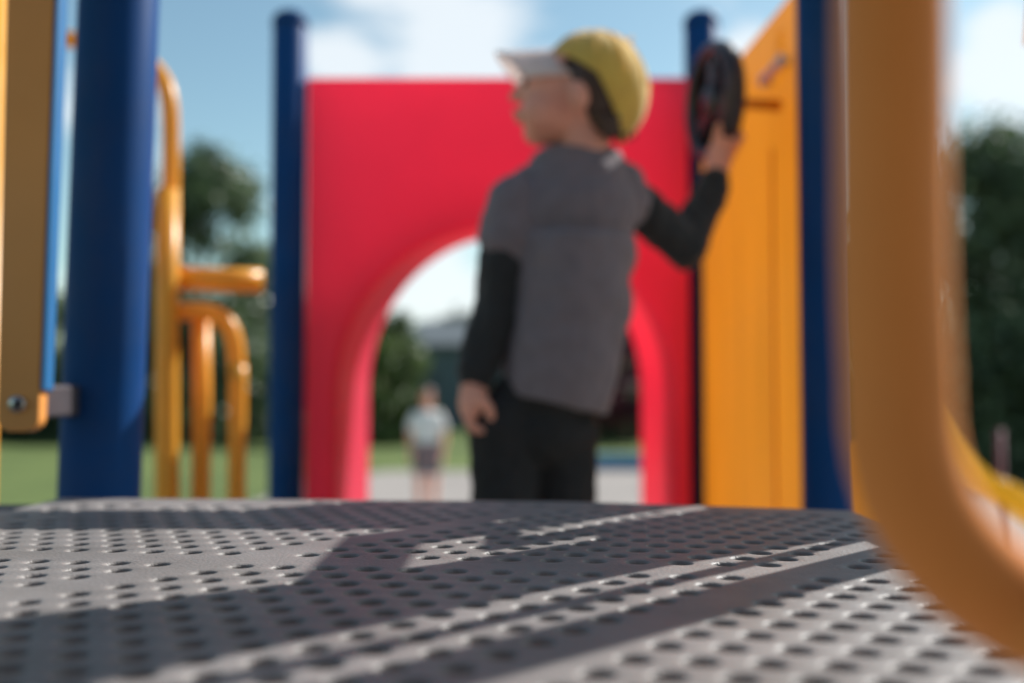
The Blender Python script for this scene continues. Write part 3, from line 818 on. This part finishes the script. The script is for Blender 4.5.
def tree(px, base_y, Y, top_py, rad, label, leaf, seed, group=None, clumps=46, leaves=110, ls=.16, low=.18, shape=1.0, cat='tree', name='broadleaf_tree'):
    rnd = random.Random(seed); x_ = P(px, 400, Y).x; H = P(px, top_py, Y).z
    t = empty(name, (x_, Y, 0), label, cat, group)
    bm = bmesh.new(); tr = max(.05, H * .022)
    tube(bm, [(0, 0, 0), (.05, .03, H * .3), (-.05, 0, H * .6), (0, 0, H * .92)], [tr, tr * .8, tr * .5, tr * .12], 12)
    cl = []
    for k in range(clumps):
        h_ = rnd.uniform(low, .97); a = rnd.uniform(0, 6.283)
        env = math.sin(math.pi * min(1, (h_ - low + .08) / (1.08 - low)) ** (.8 * shape)) ** .7
        r_ = rad * env * math.sqrt(rnd.uniform(.15, 1)) * rnd.uniform(.8, 1.12)
        c = Vector((math.cos(a) * r_, math.sin(a) * r_, H * h_)); cl.append(c)
        if k % 4 == 0:
            s0 = Vector((0, 0, max(H * .15, c.z - r_ * .7 - .3))); tube(bm, [s0, s0.lerp(c, .5) + Vector((0, 0, .1)), c], [tr * .3, tr * .2, tr * .06], 6)
    par_ = link('trunk', bpy.data.meshes.new('trunk'), M['bark']); bm.to_mesh(par_.data); bm.free(); par_.parent = t
    vs_, fs_ = [], []
    cr_ = rad * .34
    for c in cl:
        cs = cr_ * rnd.uniform(.6, 1.25)
        for k in range(leaves):
            d = Vector((rnd.gauss(0, 1), rnd.gauss(0, 1), rnd.gauss(0, .8))); d = d.normalized() * cs * rnd.uniform(.35, 1.08) ** .8
            p = c + d; s_ = ls * rnd.uniform(.6, 1.3)
            n_ = (d.normalized() + Vector((rnd.uniform(-.8, .8), rnd.uniform(-.8, .8), rnd.uniform(-.3, .9)))).normalized()
            u_ = n_.orthogonal().normalized(); u_.rotate(Matrix.Rotation(rnd.uniform(0, 6.28), 3, n_)); w_ = n_.cross(u_)
            i0 = len(vs_); vs_ += [p - u_ * s_ * .5, p + w_ * s_ * .28 + n_ * .02, p + u_ * s_ * .5, p - w_ * s_ * .28 + n_ * .02]
            fs_.append((i0, i0 + 1, i0 + 2, i0 + 3))
    me = bpy.data.meshes.new('crown'); me.from_pydata(vs_, [], fs_); cw = link('crown', me, leaf, t, smooth=False)
    return t
G = 'trees beyond the lawn'
tree(203, 0, 34, 152, 2.7, 'tall dark tree rising between the yellow climber and the left arch post', M['leaf_dark'], 1, G, ls=.30, clumps=95)
tree(258, 0, 36, 250, 2.3, 'shorter dark tree right of the tall one, beside the left arch post', M['leaf_mid'], 2, G, ls=.28)
tree(150, 0, 38, 270, 2.5, 'dark bushy tree behind the yellow climber pipes', M['leaf_dark'], 3, G, ls=.28)
tree(60, 0, 36, 300, 2.6, 'low green tree seen in the gap beside the ochre board', M['leaf_mid'], 4, G, ls=.28)
tree(-20, 0, 36, 280, 2.6, 'dark tree half hidden behind the ochre board at the far left', M['leaf_dark'], 5, G, ls=.28)
tree(110, 0, 33, 330, 2.3, 'rounded dark shrub tree behind the near left post', M['leaf_dark'], 6, G, ls=.28, low=.02)
tree(235, 0, 31, 335, 2.3, 'rounded dark shrub tree on the lawn under the tall tree', M['leaf_dark'], 7, G, ls=.28, low=.02)
tree(20, 0, 33, 350, 2.3, 'rounded green shrub tree at the left edge of the lawn', M['leaf_dark'], 8, G, ls=.28, low=.02)
tree(385, 0, 30, 305, 1.3, 'slim green tree showing at the left side of the arch opening', M['leaf_mid'], 9, G, ls=.24, low=.05)
tree(345, 0, 38, 310, 2.2, 'green tree partly hidden by the left leg of the red arch', M['leaf_mid'], 10, G, ls=.28, low=.05)
tree(455, 0, 52, 322, 2.6, 'grey green tree behind the slate coloured building', M['leaf_blue'], 11, G, ls=.3)
tree(626, 0, 30, 322, 1.5, 'maroon leaved shrub tree between the boy and the right arch leg', M['leaf_red'], 12, G, ls=.22, low=.25)
tree(640, 0, 33, 385, 2.2, 'dark round shrub under the maroon leaved tree', M['leaf_dark'], 13, G, ls=.25, low=.0)
tree(540, 0, 36, 400, 2.2, 'dark shrub behind the boy in front of the building', M['leaf_dark'], 14, G, ls=.25, low=.0)
tree(985, 0, 21, 128, 2.3, 'tall dense dark tree at the right edge of the photo', M['leaf_dark'], 15, G, ls=.24, clumps=80, low=.02)
tree(1075, 0, 20, 150, 2.4, 'second dense dark tree just outside the right edge', M['leaf_dark'], 16, G, ls=.24, clumps=70, low=.02)
tree(905, 0, 24, 190, 2.4, 'dense dark tree behind the foreground pipe', M['leaf_dark'], 17, G, ls=.24, clumps=70, low=.02)
tree(1010, 0, 19, 330, 2.2, 'dark shrub tree at the foot of the right hand trees', M['leaf_dark'], 18, G, ls=.22, clumps=60, low=.0)
